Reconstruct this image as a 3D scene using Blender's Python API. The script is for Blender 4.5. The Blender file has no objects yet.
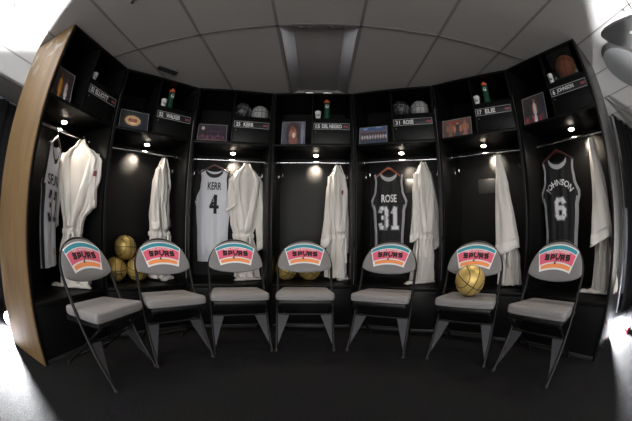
import bpy, bmesh, math, random
from mathutils import Vector, Matrix, Euler
PI = math.pi
C = bpy.context.collection
SC = bpy.context.scene
sin, cos = math.sin, math.cos

# ------------------------------------------------------------------ helpers
def lin(c):
    f = lambda v: v/12.92 if v <= .04045 else ((v+.055)/1.055)**2.4
    return (f(c[0]/255), f(c[1]/255), f(c[2]/255), 1)

def mat(name, rgb, rough=.6, metal=0., spec=.5, bump=None, vary=None, sheen=0., trans=0., emit=None, coat=0.):
    m = bpy.data.materials.new(name); m.use_nodes = True
    nt = m.node_tree; N = nt.nodes; L = nt.links
    b = N['Principled BSDF']
    col = lin(rgb)
    b.inputs['Base Color'].default_value = col
    b.inputs['Roughness'].default_value = rough
    b.inputs['Metallic'].default_value = metal
    b.inputs['Specular IOR Level'].default_value = spec
    b.inputs['Sheen Weight'].default_value = sheen
    b.inputs['Transmission Weight'].default_value = trans
    b.inputs['Coat Weight'].default_value = coat
    if emit:
        b.inputs['Emission Color'].default_value = (*emit[0], 1)
        b.inputs['Emission Strength'].default_value = emit[1]
    tc = N.new('ShaderNodeTexCoord')
    if vary:      # (scale, second colour)
        n = N.new('ShaderNodeTexNoise'); n.inputs['Scale'].default_value = vary[0]; n.inputs['Detail'].default_value = 5
        L.new(tc.outputs['Object'], n.inputs['Vector'])
        r = N.new('ShaderNodeValToRGB')
        r.color_ramp.elements[0].position = .38; r.color_ramp.elements[1].position = .64
        r.color_ramp.elements[0].color = col; r.color_ramp.elements[1].color = lin(vary[1])
        L.new(n.outputs['Fac'], r.inputs['Fac']); L.new(r.outputs['Color'], b.inputs['Base Color'])
    if bump:      # (scale, strength, distance)
        n = N.new('ShaderNodeTexNoise'); n.inputs['Scale'].default_value = bump[0]; n.inputs['Detail'].default_value = 4
        L.new(tc.outputs['Object'], n.inputs['Vector'])
        u = N.new('ShaderNodeBump'); u.inputs['Strength'].default_value = bump[1]; u.inputs['Distance'].default_value = bump[2]
        L.new(n.outputs['Fac'], u.inputs['Height']); L.new(u.outputs['Normal'], b.inputs['Normal'])
    return m

M = {}
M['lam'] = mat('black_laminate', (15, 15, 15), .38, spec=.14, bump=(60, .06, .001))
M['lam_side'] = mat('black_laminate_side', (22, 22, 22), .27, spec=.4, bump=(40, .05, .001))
M['lam_edge'] = mat('black_edge_band', (34, 34, 35), .45)
M['chrome'] = mat('chrome', (205, 205, 208), .18, 1.)
M['dull'] = mat('dull_steel', (120, 118, 115), .4, 1.)
M['tube'] = mat('black_powder_coat', (9, 9, 10), .45, spec=.3)
M['gusset'] = mat('grey_steel_plate', (50, 50, 55), .5, .3)
M['vinyl'] = mat('grey_vinyl', (118, 117, 118), .55, bump=(300, .15, .0006))
M['seatfab'] = mat('grey_seat_vinyl', (120, 118, 118), .6, bump=(220, .2, .0008))
M['rubber'] = mat('rubber', (44, 38, 33), .7)
M['robe'] = mat('white_terry', (222, 217, 211), .95, sheen=.4, bump=(170, .5, .003))
M['robe_in'] = mat('white_terry_band', (232, 228, 222), .9, sheen=.3, bump=(120, .3, .002))
M['jw'] = mat('white_jersey_mesh', (205, 207, 214), .8, bump=(260, .3, .001))
M['jb'] = mat('black_jersey_mesh', (20, 20, 22), .8, bump=(260, .3, .001))
M['silver'] = mat('silver_trim', (165, 165, 170), .6, bump=(200, .2, .001))
M['black'] = mat('black_print', (16, 16, 18), .7)
M['white'] = mat('white_print', (225, 225, 226), .6)
M['greyprint'] = mat('grey_print', (120, 122, 128), .6)
M['teal'] = mat('teal_print', (46, 142, 160), .55)
M['pink'] = mat('pink_print', (222, 96, 122), .55)
M['orange'] = mat('orange_print', (240, 148, 84), .55)
M['wood'] = mat('hanger_wood', (72, 34, 26), .35, coat=.3, vary=(30, (54, 26, 20)))
M['woodlt'] = mat('hanger_wood_light', (160, 82, 46), .35, coat=.3, vary=(30, (136, 66, 36)))
M['gold'] = mat('gold_leather', (196, 168, 98), .42, .45, bump=(420, .35, .001))
M['seam'] = mat('black_seam', (24, 20, 16), .6)
M['darkball'] = mat('black_leather_ball', (44, 44, 46), .4, bump=(420, .3, .001))
M['greyball'] = mat('grey_leather_ball', (150, 150, 150), .5, bump=(420, .3, .001))
M['brownball'] = mat('brown_leather_ball', (168, 88, 58), .5, bump=(420, .3, .001))
M['acrylic'] = mat('clear_acrylic', (235, 240, 240), .05, trans=1.)
M['cup'] = mat('white_cup', (214, 214, 214), .5)
M['green'] = mat('green_plastic', (26, 68, 52), .3)
M['orangecap'] = mat('orange_cap', (228, 96, 46), .4)
M['redbadge'] = mat('red_badge', (138, 66, 76), .6)
M['bluebadge'] = mat('blue_badge', (60, 74, 130), .6)
M['plate'] = mat('black_plate', (20, 20, 21), .5)
M['lens'] = mat('lit_lens', (255, 240, 220), .3, emit=((1., .86, .66), 26.))
M['flashlens'] = mat('flash_lens', (255, 255, 255), .3, emit=((.93, .96, 1.), 60.))
M['drape'] = mat('black_drape', (12, 12, 14), .95, spec=.1, bump=(20, .2, .01))
M['wallpaint'] = mat('beige_wall', (150, 147, 142), .85)
M['tbar'] = mat('ceiling_bar', (124, 121, 119), .6)
M['fixframe'] = mat('fixture_reflector', (190, 192, 198), .35, .2)
M['fixlens'] = mat('fixture_lens', (140, 138, 138), .45, bump=(150, .2, .002))
M['vent'] = mat('vent_dark', (26, 25, 25), .7)
M['canopy'] = mat('grey_metal_panel', (92, 92, 92), .5)
M['patch_oval'] = mat('grey_patch_finish', (84, 84, 84), .6)
M['photoframe'] = mat('photo_edge', (120, 120, 122), .3)
M['yellow'] = mat('yellow_tag', (200, 180, 90), .6)
M['board'] = mat('white_board', (235, 236, 240), .7)
M['red'] = mat('red_plastic', (200, 40, 46), .4)
M['poleg'] = mat('stand_metal', (60, 60, 64), .4, .6)

def ceilmat():
    m = mat('ceiling_tile', (163, 160, 158), .9, bump=(90, .35, .003)); return m
M['tile'] = ceilmat()
def carpetmat():
    m = mat('carpet', (70, 70, 74), .97, spec=.1)
    nt = m.node_tree; N = nt.nodes; L = nt.links; b = N['Principled BSDF']
    tc = N.new('ShaderNodeTexCoord')
    n = N.new('ShaderNodeTexNoise'); n.inputs['Scale'].default_value = 85; n.inputs['Detail'].default_value = 6; n.inputs['Roughness'].default_value = .8
    n2 = N.new('ShaderNodeTexNoise'); n2.inputs['Scale'].default_value = 3; n2.inputs['Detail'].default_value = 3
    L.new(tc.outputs['Object'], n.inputs['Vector']); L.new(tc.outputs['Object'], n2.inputs['Vector'])
    r = N.new('ShaderNodeValToRGB'); r.color_ramp.elements[0].position = .36; r.color_ramp.elements[1].position = .66
    r.color_ramp.elements[0].color = lin((9, 9, 10)); r.color_ramp.elements[1].color = lin((44, 44, 46))
    L.new(n.outputs['Fac'], r.inputs['Fac'])
    mx = N.new('ShaderNodeMix'); mx.data_type = 'RGBA'; mx.blend_type = 'MULTIPLY'; mx.inputs[0].default_value = .35
    L.new(r.outputs['Color'], mx.inputs[6]); L.new(n2.outputs['Color'], mx.inputs[7])
    L.new(mx.outputs[2], b.inputs['Base Color'])
    u = N.new('ShaderNodeBump'); u.inputs['Strength'].default_value = .8; u.inputs['Distance'].default_value = .012
    L.new(n.outputs['Fac'], u.inputs['Height']); L.new(u.outputs['Normal'], b.inputs['Normal'])
    return m
M['carpet'] = carpetmat()
def plymat():
    m = mat('plywood', (190, 150, 98), .5, spec=.4)
    nt = m.node_tree; N = nt.nodes; L = nt.links; b = N['Principled BSDF']
    tc = N.new('ShaderNodeTexCoord'); mp = N.new('ShaderNodeMapping'); mp.inputs['Scale'].default_value = (9, 9, .7)
    L.new(tc.outputs['Object'], mp.inputs['Vector'])
    n = N.new('ShaderNodeTexNoise'); n.inputs['Scale'].default_value = 3; n.inputs['Detail'].default_value = 7; n.inputs['Distortion'].default_value = .8
    L.new(mp.outputs['Vector'], n.inputs['Vector'])
    r = N.new('ShaderNodeValToRGB'); r.color_ramp.elements[0].position = .3; r.color_ramp.elements[1].position = .7
    r.color_ramp.elements[0].color = lin((94, 74, 48)); r.color_ramp.elements[1].color = lin((116, 93, 62))
    L.new(n.outputs['Fac'], r.inputs['Fac'])
    # dusty rub marks close to the top edge
    sx = N.new('ShaderNodeSeparateXYZ'); L.new(tc.outputs['Object'], sx.inputs[0])
    mr = N.new('ShaderNodeMapRange'); mr.inputs[1].default_value = 2.0; mr.inputs[2].default_value = 2.4
    L.new(sx.outputs['Z'], mr.inputs[0])
    n2 = N.new('ShaderNodeTexNoise'); n2.inputs['Scale'].default_value = 9; n2.inputs['Detail'].default_value = 3
    L.new(tc.outputs['Object'], n2.inputs['Vector'])
    r2 = N.new('ShaderNodeValToRGB'); r2.color_ramp.elements[0].position = .56; r2.color_ramp.elements[1].position = .66
    L.new(n2.outputs['Fac'], r2.inputs['Fac'])
    mu = N.new('ShaderNodeMath'); mu.operation = 'MULTIPLY'; L.new(mr.outputs[0], mu.inputs[0]); L.new(r2.outputs['Color'], mu.inputs[1])
    mx = N.new('ShaderNodeMix'); mx.data_type = 'RGBA'; L.new(mu.outputs[0], mx.inputs[0])
    L.new(r.outputs['Color'], mx.inputs[6]); mx.inputs[7].default_value = lin((150, 148, 144))
    L.new(mx.outputs[2], b.inputs['Base Color'])
    return m
M['ply'] = plymat()
def picmat():
    m = mat('printed_picture', (128, 128, 128), .3)
    nt = m.node_tree; a = nt.nodes.new('ShaderNodeVertexColor'); a.layer_name = 'Col'
    nt.links.new(a.outputs['Color'], nt.nodes['Principled BSDF'].inputs['Base Color'])
    return m
M['pic'] = picmat()

class MB:
    def __init__(s): s.v = []; s.f = []
    def add(s, vs, fs):
        o = len(s.v); s.v += [tuple(p) for p in vs]; s.f += [tuple(i+o for i in f) for f in fs]; return s
    def box(s, x0, x1, y0, y1, z0, z1, bev=0., mtx=None, seg=2):
        bm = bmesh.new(); bmesh.ops.create_cube(bm, size=1)
        for v in bm.verts:
            v.co = Vector(((x0+x1)/2+v.co.x*(x1-x0), (y0+y1)/2+v.co.y*(y1-y0), (z0+z1)/2+v.co.z*(z1-z0)))
        if bev: bmesh.ops.bevel(bm, geom=bm.edges[:], offset=bev, segments=seg, profile=.5, affect='EDGES')
        if mtx:
            for v in bm.verts: v.co = mtx @ v.co
        bm.verts.index_update()
        s.add([v.co[:] for v in bm.verts], [[v.index for v in f.verts] for f in bm.faces]); bm.free(); return s
    def tube(s, pts, r, n=10, closed=False, caps=True):
        P = [Vector(p) for p in pts]; m = len(P); R = r if isinstance(r, (list, tuple)) else [r]*m
        vs = []; prev = None
        for i, p in enumerate(P):
            if closed: t = P[(i+1) % m]-P[i-1]
            else: t = P[min(i+1, m-1)]-P[max(i-1, 0)]
            t.normalize()
            if prev is None:
                a = Vector((0, 0, 1)) if abs(t.z) < .9 else Vector((1, 0, 0)); nn = (a-t*a.dot(t)).normalized()
            else: nn = (prev-t*prev.dot(t)).normalized()
            prev = nn; bb = t.cross(nn)
            for k in range(n):
                a = 2*PI*k/n; vs.append(p+(nn*cos(a)+bb*sin(a))*R[i])
        fs = []
        for i in range(m if closed else m-1):
            j = (i+1) % m
            for k in range(n):
                l = (k+1) % n; fs.append((i*n+k, i*n+l, j*n+l, j*n+k))
        if caps and not closed: fs += [tuple(range(n))[::-1], tuple((m-1)*n+k for k in range(n))]
        return s.add(vs, fs)
    def lathe(s, prof, n=24, c=(0, 0, 0), mtx=None):
        vs = []; fs = []
        for r, z in prof:
            for k in range(n):
                a = 2*PI*k/n; p = Vector((c[0]+r*cos(a), c[1]+r*sin(a), c[2]+z)); vs.append(mtx @ p if mtx else p)
        for i in range(len(prof)-1):
            for k in range(n):
                l = (k+1) % n; fs.append((i*n+k, i*n+l, (i+1)*n+l, (i+1)*n+k))
        fs += [tuple(range(n))[::-1], tuple((len(prof)-1)*n+k for k in range(n))]
        return s.add(vs, fs)
    def grid(s, fn, nu, nv, wrap=False):
        vs = [fn(i/nu, j/nv) for j in range(nv+1) for i in range(nu if wrap else nu+1)]
        w = nu if wrap else nu+1; fs = []
        for j in range(nv):
            for i in range(nu):
                k = (i+1) % w if wrap else i+1
                fs.append((j*w+i, j*w+k, (j+1)*w+k, (j+1)*w+i))
        return s.add(vs, fs)
    def ball(s, r, c=(0, 0, 0), n=32, m=20):
        vs = [(c[0], c[1], c[2]+r)]
        for j in range(1, m):
            for i in range(n):
                a = PI*j/m; b = 2*PI*i/n; vs.append((c[0]+r*sin(a)*cos(b), c[1]+r*sin(a)*sin(b), c[2]+r*cos(a)))
        vs.append((c[0], c[1], c[2]-r)); fs = []
        for i in range(n): fs.append((0, 1+i, 1+(i+1) % n))
        for j in range(m-2):
            for i in range(n):
                a = 1+j*n; b = a+n; k = (i+1) % n; fs.append((a+i, b+i, b+k, a+k))
        e = len(vs)-1
        for i in range(n): fs.append((e, 1+(m-2)*n+(i+1) % n, 1+(m-2)*n+i))
        return s.add(vs, fs)
    def build(s, name, m, parent=None, smooth=True, solid=0.):
        me = bpy.data.meshes.new(name); me.from_pydata(s.v, [], s.f); me.update()
        bm = bmesh.new(); bm.from_mesh(me)
        bmesh.ops.recalc_face_normals(bm, faces=bm.faces)
        bm.to_mesh(me); bm.free()
        o = bpy.data.objects.new(name, me); C.objects.link(o)
        me.materials.append(M[m] if isinstance(m, str) else m)
        if smooth:
            me.shade_smooth()
            try: me.set_sharp_from_angle(angle=math.radians(38))
            except Exception: pass
        if solid:
            md = o.modifiers.new('solid', 'SOLIDIFY'); md.thickness = solid; md.offset = 0
        if parent: o.parent = parent
        return o

def tag(o, label=None, cat=None, group=None, kind=None):
    if label: o['label'] = label
    if cat: o['category'] = cat
    if group: o['group'] = group
    if kind: o['kind'] = kind
    return o
def thing(name, loc, rz, label, cat, group=None):
    o = bpy.data.objects.new(name, None); C.objects.link(o); o.empty_display_size = .05
    o.location = loc; o.rotation_euler = (0, 0, rz); return tag(o, label, cat, group)
def struct(mb, name, m, **k): return tag(mb.build(name, m, **k), kind='structure')
def kids(o): return [c for c in bpy.data.objects if c.parent == o]
def dup(root, loc, rot, label, group=None):
    def cp(o, par):
        ch = kids(o); c = o.copy(); C.objects.link(c); c.parent = par
        for k in ch: cp(k, c)
        return c
    r = cp(root, None); r.location = loc; r.rotation_euler = rot if isinstance(rot, (tuple, Euler)) else (0, 0, rot)
    r['label'] = label
    if group: r['group'] = group
    return r

def text_geo(s, w, h, offset=0., fit=True):
    cu = bpy.data.curves.new('t', 'FONT'); cu.body = s; cu.size = 1; cu.align_x = 'CENTER'; cu.offset = offset; cu.resolution_u = 3
    o = bpy.data.objects.new('t', cu); C.objects.link(o)
    bpy.context.view_layer.update()
    me = bpy.data.meshes.new_from_object(o.evaluated_get(bpy.context.evaluated_depsgraph_get()))
    vs = [v.co.copy() for v in me.vertices]; fs = [tuple(p.vertices) for p in me.polygons]
    bpy.data.objects.remove(o); bpy.data.meshes.remove(me); bpy.data.curves.remove(cu)
    x0 = min(v.x for v in vs); x1 = max(v.x for v in vs); y0 = min(v.y for v in vs); y1 = max(v.y for v in vs)
    return [((v.x-(x0+x1)/2)/(x1-x0)*w, (v.y-(y0+y1)/2)/(y1-y0)*h) for v in vs], fs
def text(s, w, h, fn, m, name, parent, offset=0., mb=None):
    vs, fs = text_geo(s, w, h, offset)
    b = mb or MB(); b.add([fn(x, z) for x, z in vs], fs)
    return b if mb is not None else b.build(name, m, parent, smooth=False)

# ------------------------------------------------------------------ camera (measured from the picture: fisheye, 16.5 mm)
pitch, roll, yaw = .0668, .0088, .0053
def camvec(X, Y, Z):   # world (right, forward, up) -> camera (right, up, forward)
    x = X*cos(yaw)+Y*sin(yaw); zf = -X*sin(yaw)+Y*cos(yaw); y = Z
    y, zf = y*cos(pitch)-zf*sin(pitch), y*sin(pitch)+zf*cos(pitch)
    x, y = x*cos(roll)+y*sin(roll), -x*sin(roll)+y*cos(roll)
    return x, y, zf
cx = [camvec(1, 0, 0), camvec(0, 1, 0), camvec(0, 0, 1)]
R = Matrix(((cx[0][0], cx[0][1], -cx[0][2]), (cx[1][0], cx[1][1], -cx[1][2]), (cx[2][0], cx[2][1], -cx[2][2])))
cd = bpy.data.cameras.new('camera'); cam = bpy.data.objects.new('camera', cd); C.objects.link(cam)
cam.matrix_world = Matrix.Translation((0, 0, 1.0)) @ R.to_4x4()
cd.type = 'PANO'; cd.sensor_width = 36; cd.sensor_fit = 'HORIZONTAL'; cd.clip_start = .02
for tgt in (cd, getattr(cd, 'cycles', None)):
    try:
        tgt.panorama_type = 'FISHEYE_EQUISOLID'; tgt.fisheye_lens = 16.551; tgt.fisheye_fov = math.radians(180)
    except Exception: pass
SC.camera = cam
SC.view_settings.view_transform = 'Standard'; SC.view_settings.look = 'None'; SC.view_settings.gamma = 1
SC.view_settings.exposure = 0; SC.view_settings.use_curve_mapping = False

# ------------------------------------------------------------------ room
H = 2.46
X0, X1, Y0, Y1 = -4.6, 4.8, -3.2, 5.2
fl = MB(); fl.box(X0, X1, Y0, Y1, -.05, 0); struct(fl, 'floor', 'carpet', smooth=False)
gx = -.3019; gy = 1.6683; G = .6096
hx0, hx1, hy0, hy1 = gx+.012, gx+G-.012, gy+.012, gy+2*G-.012
c = MB()
for a in ((X0, hx0, Y0, Y1), (hx1, X1, Y0, Y1), (hx0, hx1, Y0, hy0), (hx0, hx1, hy1, Y1)): c.box(*a, H+.001, H+.03)
struct(c, 'ceiling', 'tile', smooth=False)
c = MB()
k = -8
while gx+k*G < X1:
    x = gx+k*G
    if x > X0: c.box(x-.011, x+.011, Y0, Y1, H-.003, H+.001)
    k += 1
for m_ in range(-4, 4):
    y = gy+m_*2*G
    if Y0 < y < Y1: c.box(X0, X1, y-.011, y+.011, H-.003, H+.001)
struct(c, 'trim_1', 'tbar', smooth=False)
c = MB(); c.box(X0-.1, X0, Y0, Y1, 0, H+.03); struct(c, 'wall_left', 'wallpaint', smooth=False)
c = MB(); c.box(X1, X1+.1, Y0, Y1, 0, H+.03); struct(c, 'wall_right', 'wallpaint', smooth=False)
c = MB(); c.box(X0, X1, Y1, Y1+.1, 0, H+.03); struct(c, 'wall_back', 'wallpaint', smooth=False)
c = MB(); c.box(X0, X1, Y0-.1, Y0, 0, H+.03); struct(c, 'wall_front', 'wallpaint', smooth=False)

# unlit recessed ceiling fixture
f = thing('ceiling_light', (gx+G/2, gy+G, H), 0, 'unlit recessed rectangular ceiling light between the dim ceiling tiles', 'ceiling light')
a, b = G/2-.012, G-.012
q = MB(); q.box(-a, a, -b, b, .11, .12); q.box(-a, -a+.004, -b, b, .0, .11); q.box(a-.004, a, -b, b, 0, .11); q.box(-a, a, -b, -b+.004, 0, .11); q.box(-a, a, b-.004, b, 0, .11)
q.build('housing', 'tbar', f, smooth=False)
for s in (-1, 1):
    q = MB(); q.grid(lambda u, v, s=s: (s*(a-.006-u*.095), (-1+2*v)*(b-.006), .004+.045*sin(u*PI/2)), 8, 2)
    q.build('reflector', 'fixframe', f, solid=.002)
    for xc in (-.1, .1):
        q = MB(); q.box(xc-.05, xc+.05, s*(b-.02)-.008, s*(b-.02)+.008, .002, .02, .003); q.build('end_clip', 'chrome', f)
q = MB(); q.box(-a+.1, a-.1, -b+.01, b-.01, .045, .055, .002); q.build('lens', 'fixlens', f)

# ------------------------------------------------------------------ lockers
P = [(-1.815, 1.051), (-1.8144, 1.8776), (-1.2971, 2.5349), (-.5026, 2.828), (.3615, 2.8255), (1.1496, 2.4844), (1.7355, 1.8965), (2.010, 1.090)]
PL = list(P); PL[1] = (-1.793, 1.905); PL[2] = (-1.255, 2.550); PL[3] = (-.4725, 2.8288)   # corners of the units themselves
def frames(P):
    out = []
    for i in range(7):
        A, B = Vector(P[i]), Vector(P[i+1]); out.append((A, (B-A).length, math.atan2(B.y-A.y, B.x-A.x)))
    return out
U = frames(P); UL = frames(PL)
def WL(i, u, d, z=0.):
    A, w, a = UL[i]; return (A.x+u*cos(a)-d*sin(a), A.y+u*sin(a)+d*cos(a), z)
def W(i, u, d, z=0.):
    A, w, a = U[i]; return (A.x+u*cos(a)-d*sin(a), A.y+u*sin(a)+d*cos(a), z)
D = .585; HT = 2.452
plates = ['32 ELLIOTT', '52 WALKER', '25 KERR', '15 DEL NEGRO', '31 ROSE', '17 ELIE', '6 JOHNSON']
llabel = ['black open locker at the left end of the row with plywood on its outer side',
          'black open locker with a pyramid of gold basketballs on its bench, no jersey',
          'black open locker with a white jersey numbered 4 hanging in it',
          'middle black open locker, plate numbered 15 over its rod, one robe and no jersey',
          'black open locker with a black jersey numbered 31 hanging in it',
          'black open locker behind the chair that holds a gold basketball',
          'black open locker at the right end of the row with a black jersey numbered 6']
ROD = 1.735
BEAM = [((.03, .36), 1.66, 70), ((.34, .585), 1.66, 110), ((.50, .585), 1.69, 110), ((.43, .585), 1.67, 130), ((.55, .585), 1.60, 80), ((.50, .585), 1.68, 130), ((.62, .585), 1.69, 110)]
for i in range(7):
    A, w, ang = UL[i]
    t = thing('locker', (A.x, A.y, 0), ang, llabel[i], 'locker', 'curved row of open lockers')
    g = .003; s = .024
    for x0 in (g, w-g-s):
        q = MB(); q.box(x0, x0+s, 0, D, 0, HT, .0015)
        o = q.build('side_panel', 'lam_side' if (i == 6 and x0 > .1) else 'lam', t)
    if i == 0:
        q = MB(); q.box(g-.013, g-.0005, .004, D, 0, HT-.002, .001); tag(q.build('outer_panel', 'ply', t), 'raw plywood outer panel with dusty marks near the top')
    x0, x1 = g+s, w-g-s
    q = MB(); q.box(x0, x1, D-.015, D, 0, HT); q.build('back_panel', 'lam', t, smooth=False)
    q = MB(); q.box(x0, x1, .002, D-.015, HT-.02, HT); q.build('top_panel', 'lam', t, smooth=False)
    q = MB(); q.box(x0, x1, .002, D-.015, 1.842, 1.864, .001); q.build('shelf', 'lam', t)
    q = MB(); q.box(.405, .42, .006, D-.015, 1.864, HT-.02, .001); q.build('divider_panel', 'lam', t)
    q = MB(); q.box(.42, x1, .02, D-.015, 2.138, 2.154, .001); q.build('cubby_shelf', 'lam', t)
    q = MB(); q.box(.423, x1-.003, .004, .02, 1.867, 2.15, .002); dr = q.build('door', 'lam', t)
    q = MB(); q.lathe([(.006, 0), (.006, .006), (.003, .008)], 12, mtx=Matrix.Translation((.448, .004, 1.995)) @ Matrix.Rotation(PI/2, 4, 'X')); q.build('lock', 'dull', dr)
    # bench
    q = MB(); q.box(x0, x1, -.006, D-.015, .418, .455, .004); q.build('bench', 'lam', t)
    q = MB(); q.box(x0, x1, .012, .028, .03, .418, .001); q.build('bench_front', 'lam', t)
    q = MB(); q.box(x0, x1, .006, .012, 0, .03, .001); q.build('kick_plate', 'lam_edge', t)
    # name plate
    q = MB(); px0, px1 = .426, x1-.012
    q.box(px0, px1, -.001, .003, 2.022, 2.092, .001); npl = q.build('name_plate', 'plate', t)
    q = MB()
    for bb in ((px0, px1, 2.0885, 2.092), (px0, px1, 2.022, 2.0255), (px0, px0+.0035, 2.022, 2.092), (px1-.0035, px1, 2.022, 2.092)): q.box(bb[0], bb[1], -.003, -.001, bb[2], bb[3])
    q.build('plate_border', 'silver', npl, smooth=False)
    num, nm = plates[i].split(' ', 1)
    wn = .018*len(num)+.008; wl = min(.026*len(nm), .205)
    q = MB()
    text(num, wn, 0.044, lambda x, z: (px0+.02+wn/2+x, -.0025, 2.057+z), None, None, None, .025, q)
    gap = .05 if len(nm) < 7 else .03
    text(nm, wl, 0.044, lambda x, z: (px0+.02+wn+gap*.7+wl/2+x, -.0025, 2.057+z), None, None, None, .025, q)
    q.build('lettering', 'white', npl, smooth=False)
    q = MB(); q.box(px1-.062, px1-.014, -.0032, -.001, 2.046, 2.068, .001); q.build('badge', 'redbadge', npl)
    # clothes rod
    q = MB(); q.tube([(x0, .3, ROD), (x1, .3, ROD)], .0125, 16); rd = q.build('clothes_rod', 'chrome', t)
    for xx, sg in ((x0, 1), (x1, -1)):
        q = MB(); q.tube([(xx, .3, ROD), (xx+sg*.008, .3, ROD)], .026, 20); q.build('rod_flange', 'chrome', rd)
    # coat hooks
    for xx, sg in ((x0, 1), (x1, -1)):
        q = MB(); q.box(min(xx, xx+sg*.004), max(xx, xx+sg*.004), .385, .405, 1.575, 1.635, .001)
        q.tube([(xx+sg*.003, .395, 1.6), (xx+sg*.03, .395, 1.585), (xx+sg*.045, .395, 1.60), (xx+sg*.045, .395, 1.625)], [.004, .004, .004, .006], 8)
        q.build('coat_hook', 'chrome', t)
    # puck downlight
    lu = .45 if i != 5 else .40
    q = MB(); q.lathe([(.034, 1.842), (.036, 1.836), (.036, 1.822), (.030, 1.820)], 28, (lu, .30, 0)); pk = q.build('downlight', 'chrome', t)
    q = MB(); q.lathe([(.027, 1.8205), (.026, 1.812), (.018, 1.806), (.006, 1.804)], 24, (lu, .30, 0)); q.build('lens', 'lens', pk)
    if i in (4, 5):
        q = MB(); uu = (.355, 1.449) if i == 5 else (.56, 1.5)
        q.box(uu[0]-.11, uu[0]+.11, D-.019, D-.0152, uu[1]-.08, uu[1]+.08, .001); q.build('back_rectangle', 'lam_edge', t)  # thin, slightly lighter rectangle on the back panel
    ld = bpy.data.lights.new('downlight_lamp', 'SPOT'); ld.energy = 24; ld.color = (1., .87, .72); ld.spot_size = math.radians(150); ld.spot_blend = .7; ld.shadow_soft_size = .02
    lo = bpy.data.objects.new('downlight_lamp', ld); C.objects.link(lo); lo.location = WL(i, lu, .30, 1.80)
    ld = bpy.data.lights.new('downlight_beam', 'SPOT'); ld.energy = BEAM[i][2]; ld.color = (1., .84, .66); ld.spot_size = math.radians(42); ld.spot_blend = 1.; ld.shadow_soft_size = .015
    lo = bpy.data.objects.new('downlight_beam', ld); C.objects.link(lo); lo.location = WL(i, lu, .30, 1.802)
    tg = Vector(WL(i, *BEAM[i][0], BEAM[i][1])); lo.rotation_euler = (tg-lo.location).to_track_quat('-Z', 'Y').to_euler()

# ------------------------------------------------------------------ hangers, jerseys, robes
def hanger(i, u, d, yawl, label, kind='wood', drop=.075, half=.2):
    t = thing('coat_hanger', W(i, u, d, ROD), U[i][2]+yawl, label, 'hanger')
    q = MB()
    pts = [(0, .0155*cos(a), .0155*sin(a)) for a in [math.radians(v) for v in range(200, -61, -20)]]
    pts = [(p[0], p[1], p[2]) for p in pts]+[(0, 0, -.035), (0, 0, -drop)]
    q.tube(pts, .002, 8); q.build('hook', 'chrome', t)
    q = MB()
    if kind == 'wire':
        q.tube([(0, 0, -drop), (-half, 0, -drop-.09), (half, 0, -drop-.09)], .0025, 8, closed=True); q.build('frame', 'poleg', t)
    else:
        n = 16; ptsl = []; rr = []
        for k in range(-n, n+1):
            s = k/n; ptsl.append((s*half, -.012*abs(s)**1.5, -drop-.095*abs(s)**1.25)); rr.append(.013-.006*abs(s)+.004*(1-abs(s))**3)
        q.tube(ptsl, rr, 12); q.build('shoulder_bar', kind, t)
    return t

def lerp(tab, x):
    for (a, va), (b, vb) in zip(tab, tab[1:]):
        if x <= b:
            k = (x-a)/(b-a); k = k*k*(3-2*k) if 0 < k < 1 else max(0, min(1, k)); return va+(vb-va)*k
    return tab[-1][1]

DIG = {'S': [[(.97, .96), (.14, 1), (.03, .9), (.03, .56), (.14, .5), (.88, .5), (.97, .42), (.97, .1), (.88, 0), (.0, 0)]],
       'P': [[(.06, 0), (.06, 1), (.86, 1), (.97, .9), (.97, .5), (.86, .42), (.06, .42)]],
       'R': [[(.06, 0), (.06, 1), (.86, 1), (.97, .9), (.97, .54), (.86, .46), (.06, .46)], [(.6, .46), (.97, 0)]],
       '4': [[(.70, 0), (.70, 1), (.12, .34), (1., .34)]],
       '3': [[(.08, .84), (.22, 1), (.8, 1), (.95, .86), (.95, .64), (.8, .52), (.42, .52)], [(.8, .52), (.95, .38), (.95, .14), (.8, 0), (.22, 0), (.08, .16)]],
       '1': [[(.2, .78), (.52, 1), (.52, 0)], [(.2, 0), (.84, 0)]],
       '2': [[(.08, .8), (.22, 1), (.8, 1), (.95, .86), (.95, .62), (.06, 0), (.98, 0)]],
       '6': [[(.92, .86), (.78, 1), (.2, 1), (.06, .86), (.06, .14), (.2, 0), (.8, 0), (.94, .14), (.94, .42), (.8, .55), (.1, .55)]]}
def digits(s, w, h, fn, m, name, parent, th, grow=0., mb=None):
    q = mb or MB(); n = len(s); dw = w/n; gap = .12*dw if n > 1 else 0
    for k, ch in enumerate(s):
        x0 = -w/2+k*dw+gap/2+th/2; ww = dw-gap-th
        for pl in DIG[ch]:
            P_ = [(x0+a*ww, -h/2+th/2+b*(h-th)) for a, b in pl]
            for (xa, za), (xb, zb) in zip(P_, P_[1:]):
                l = math.hypot(xb-xa, zb-za); ux, uz = (xb-xa)/l, (zb-za)/l; t2 = th/2+grow; e = th*.36+grow
                nn = 5; row = []
                for j in range(nn+1):
                    d_ = -e+(l+2*e)*j/nn; cx_, cz_ = xa+ux*d_, za+uz*d_
                    row += [fn(cx_-uz*t2, cz_+ux*t2), fn(cx_+uz*t2, cz_-ux*t2)]
                q.add(row, [(2*j, 2*j+1, 2*j+3, 2*j+2) for j in range(nn)])
    return q if mb is not None else q.build(name, m, parent, smooth=False)

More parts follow.
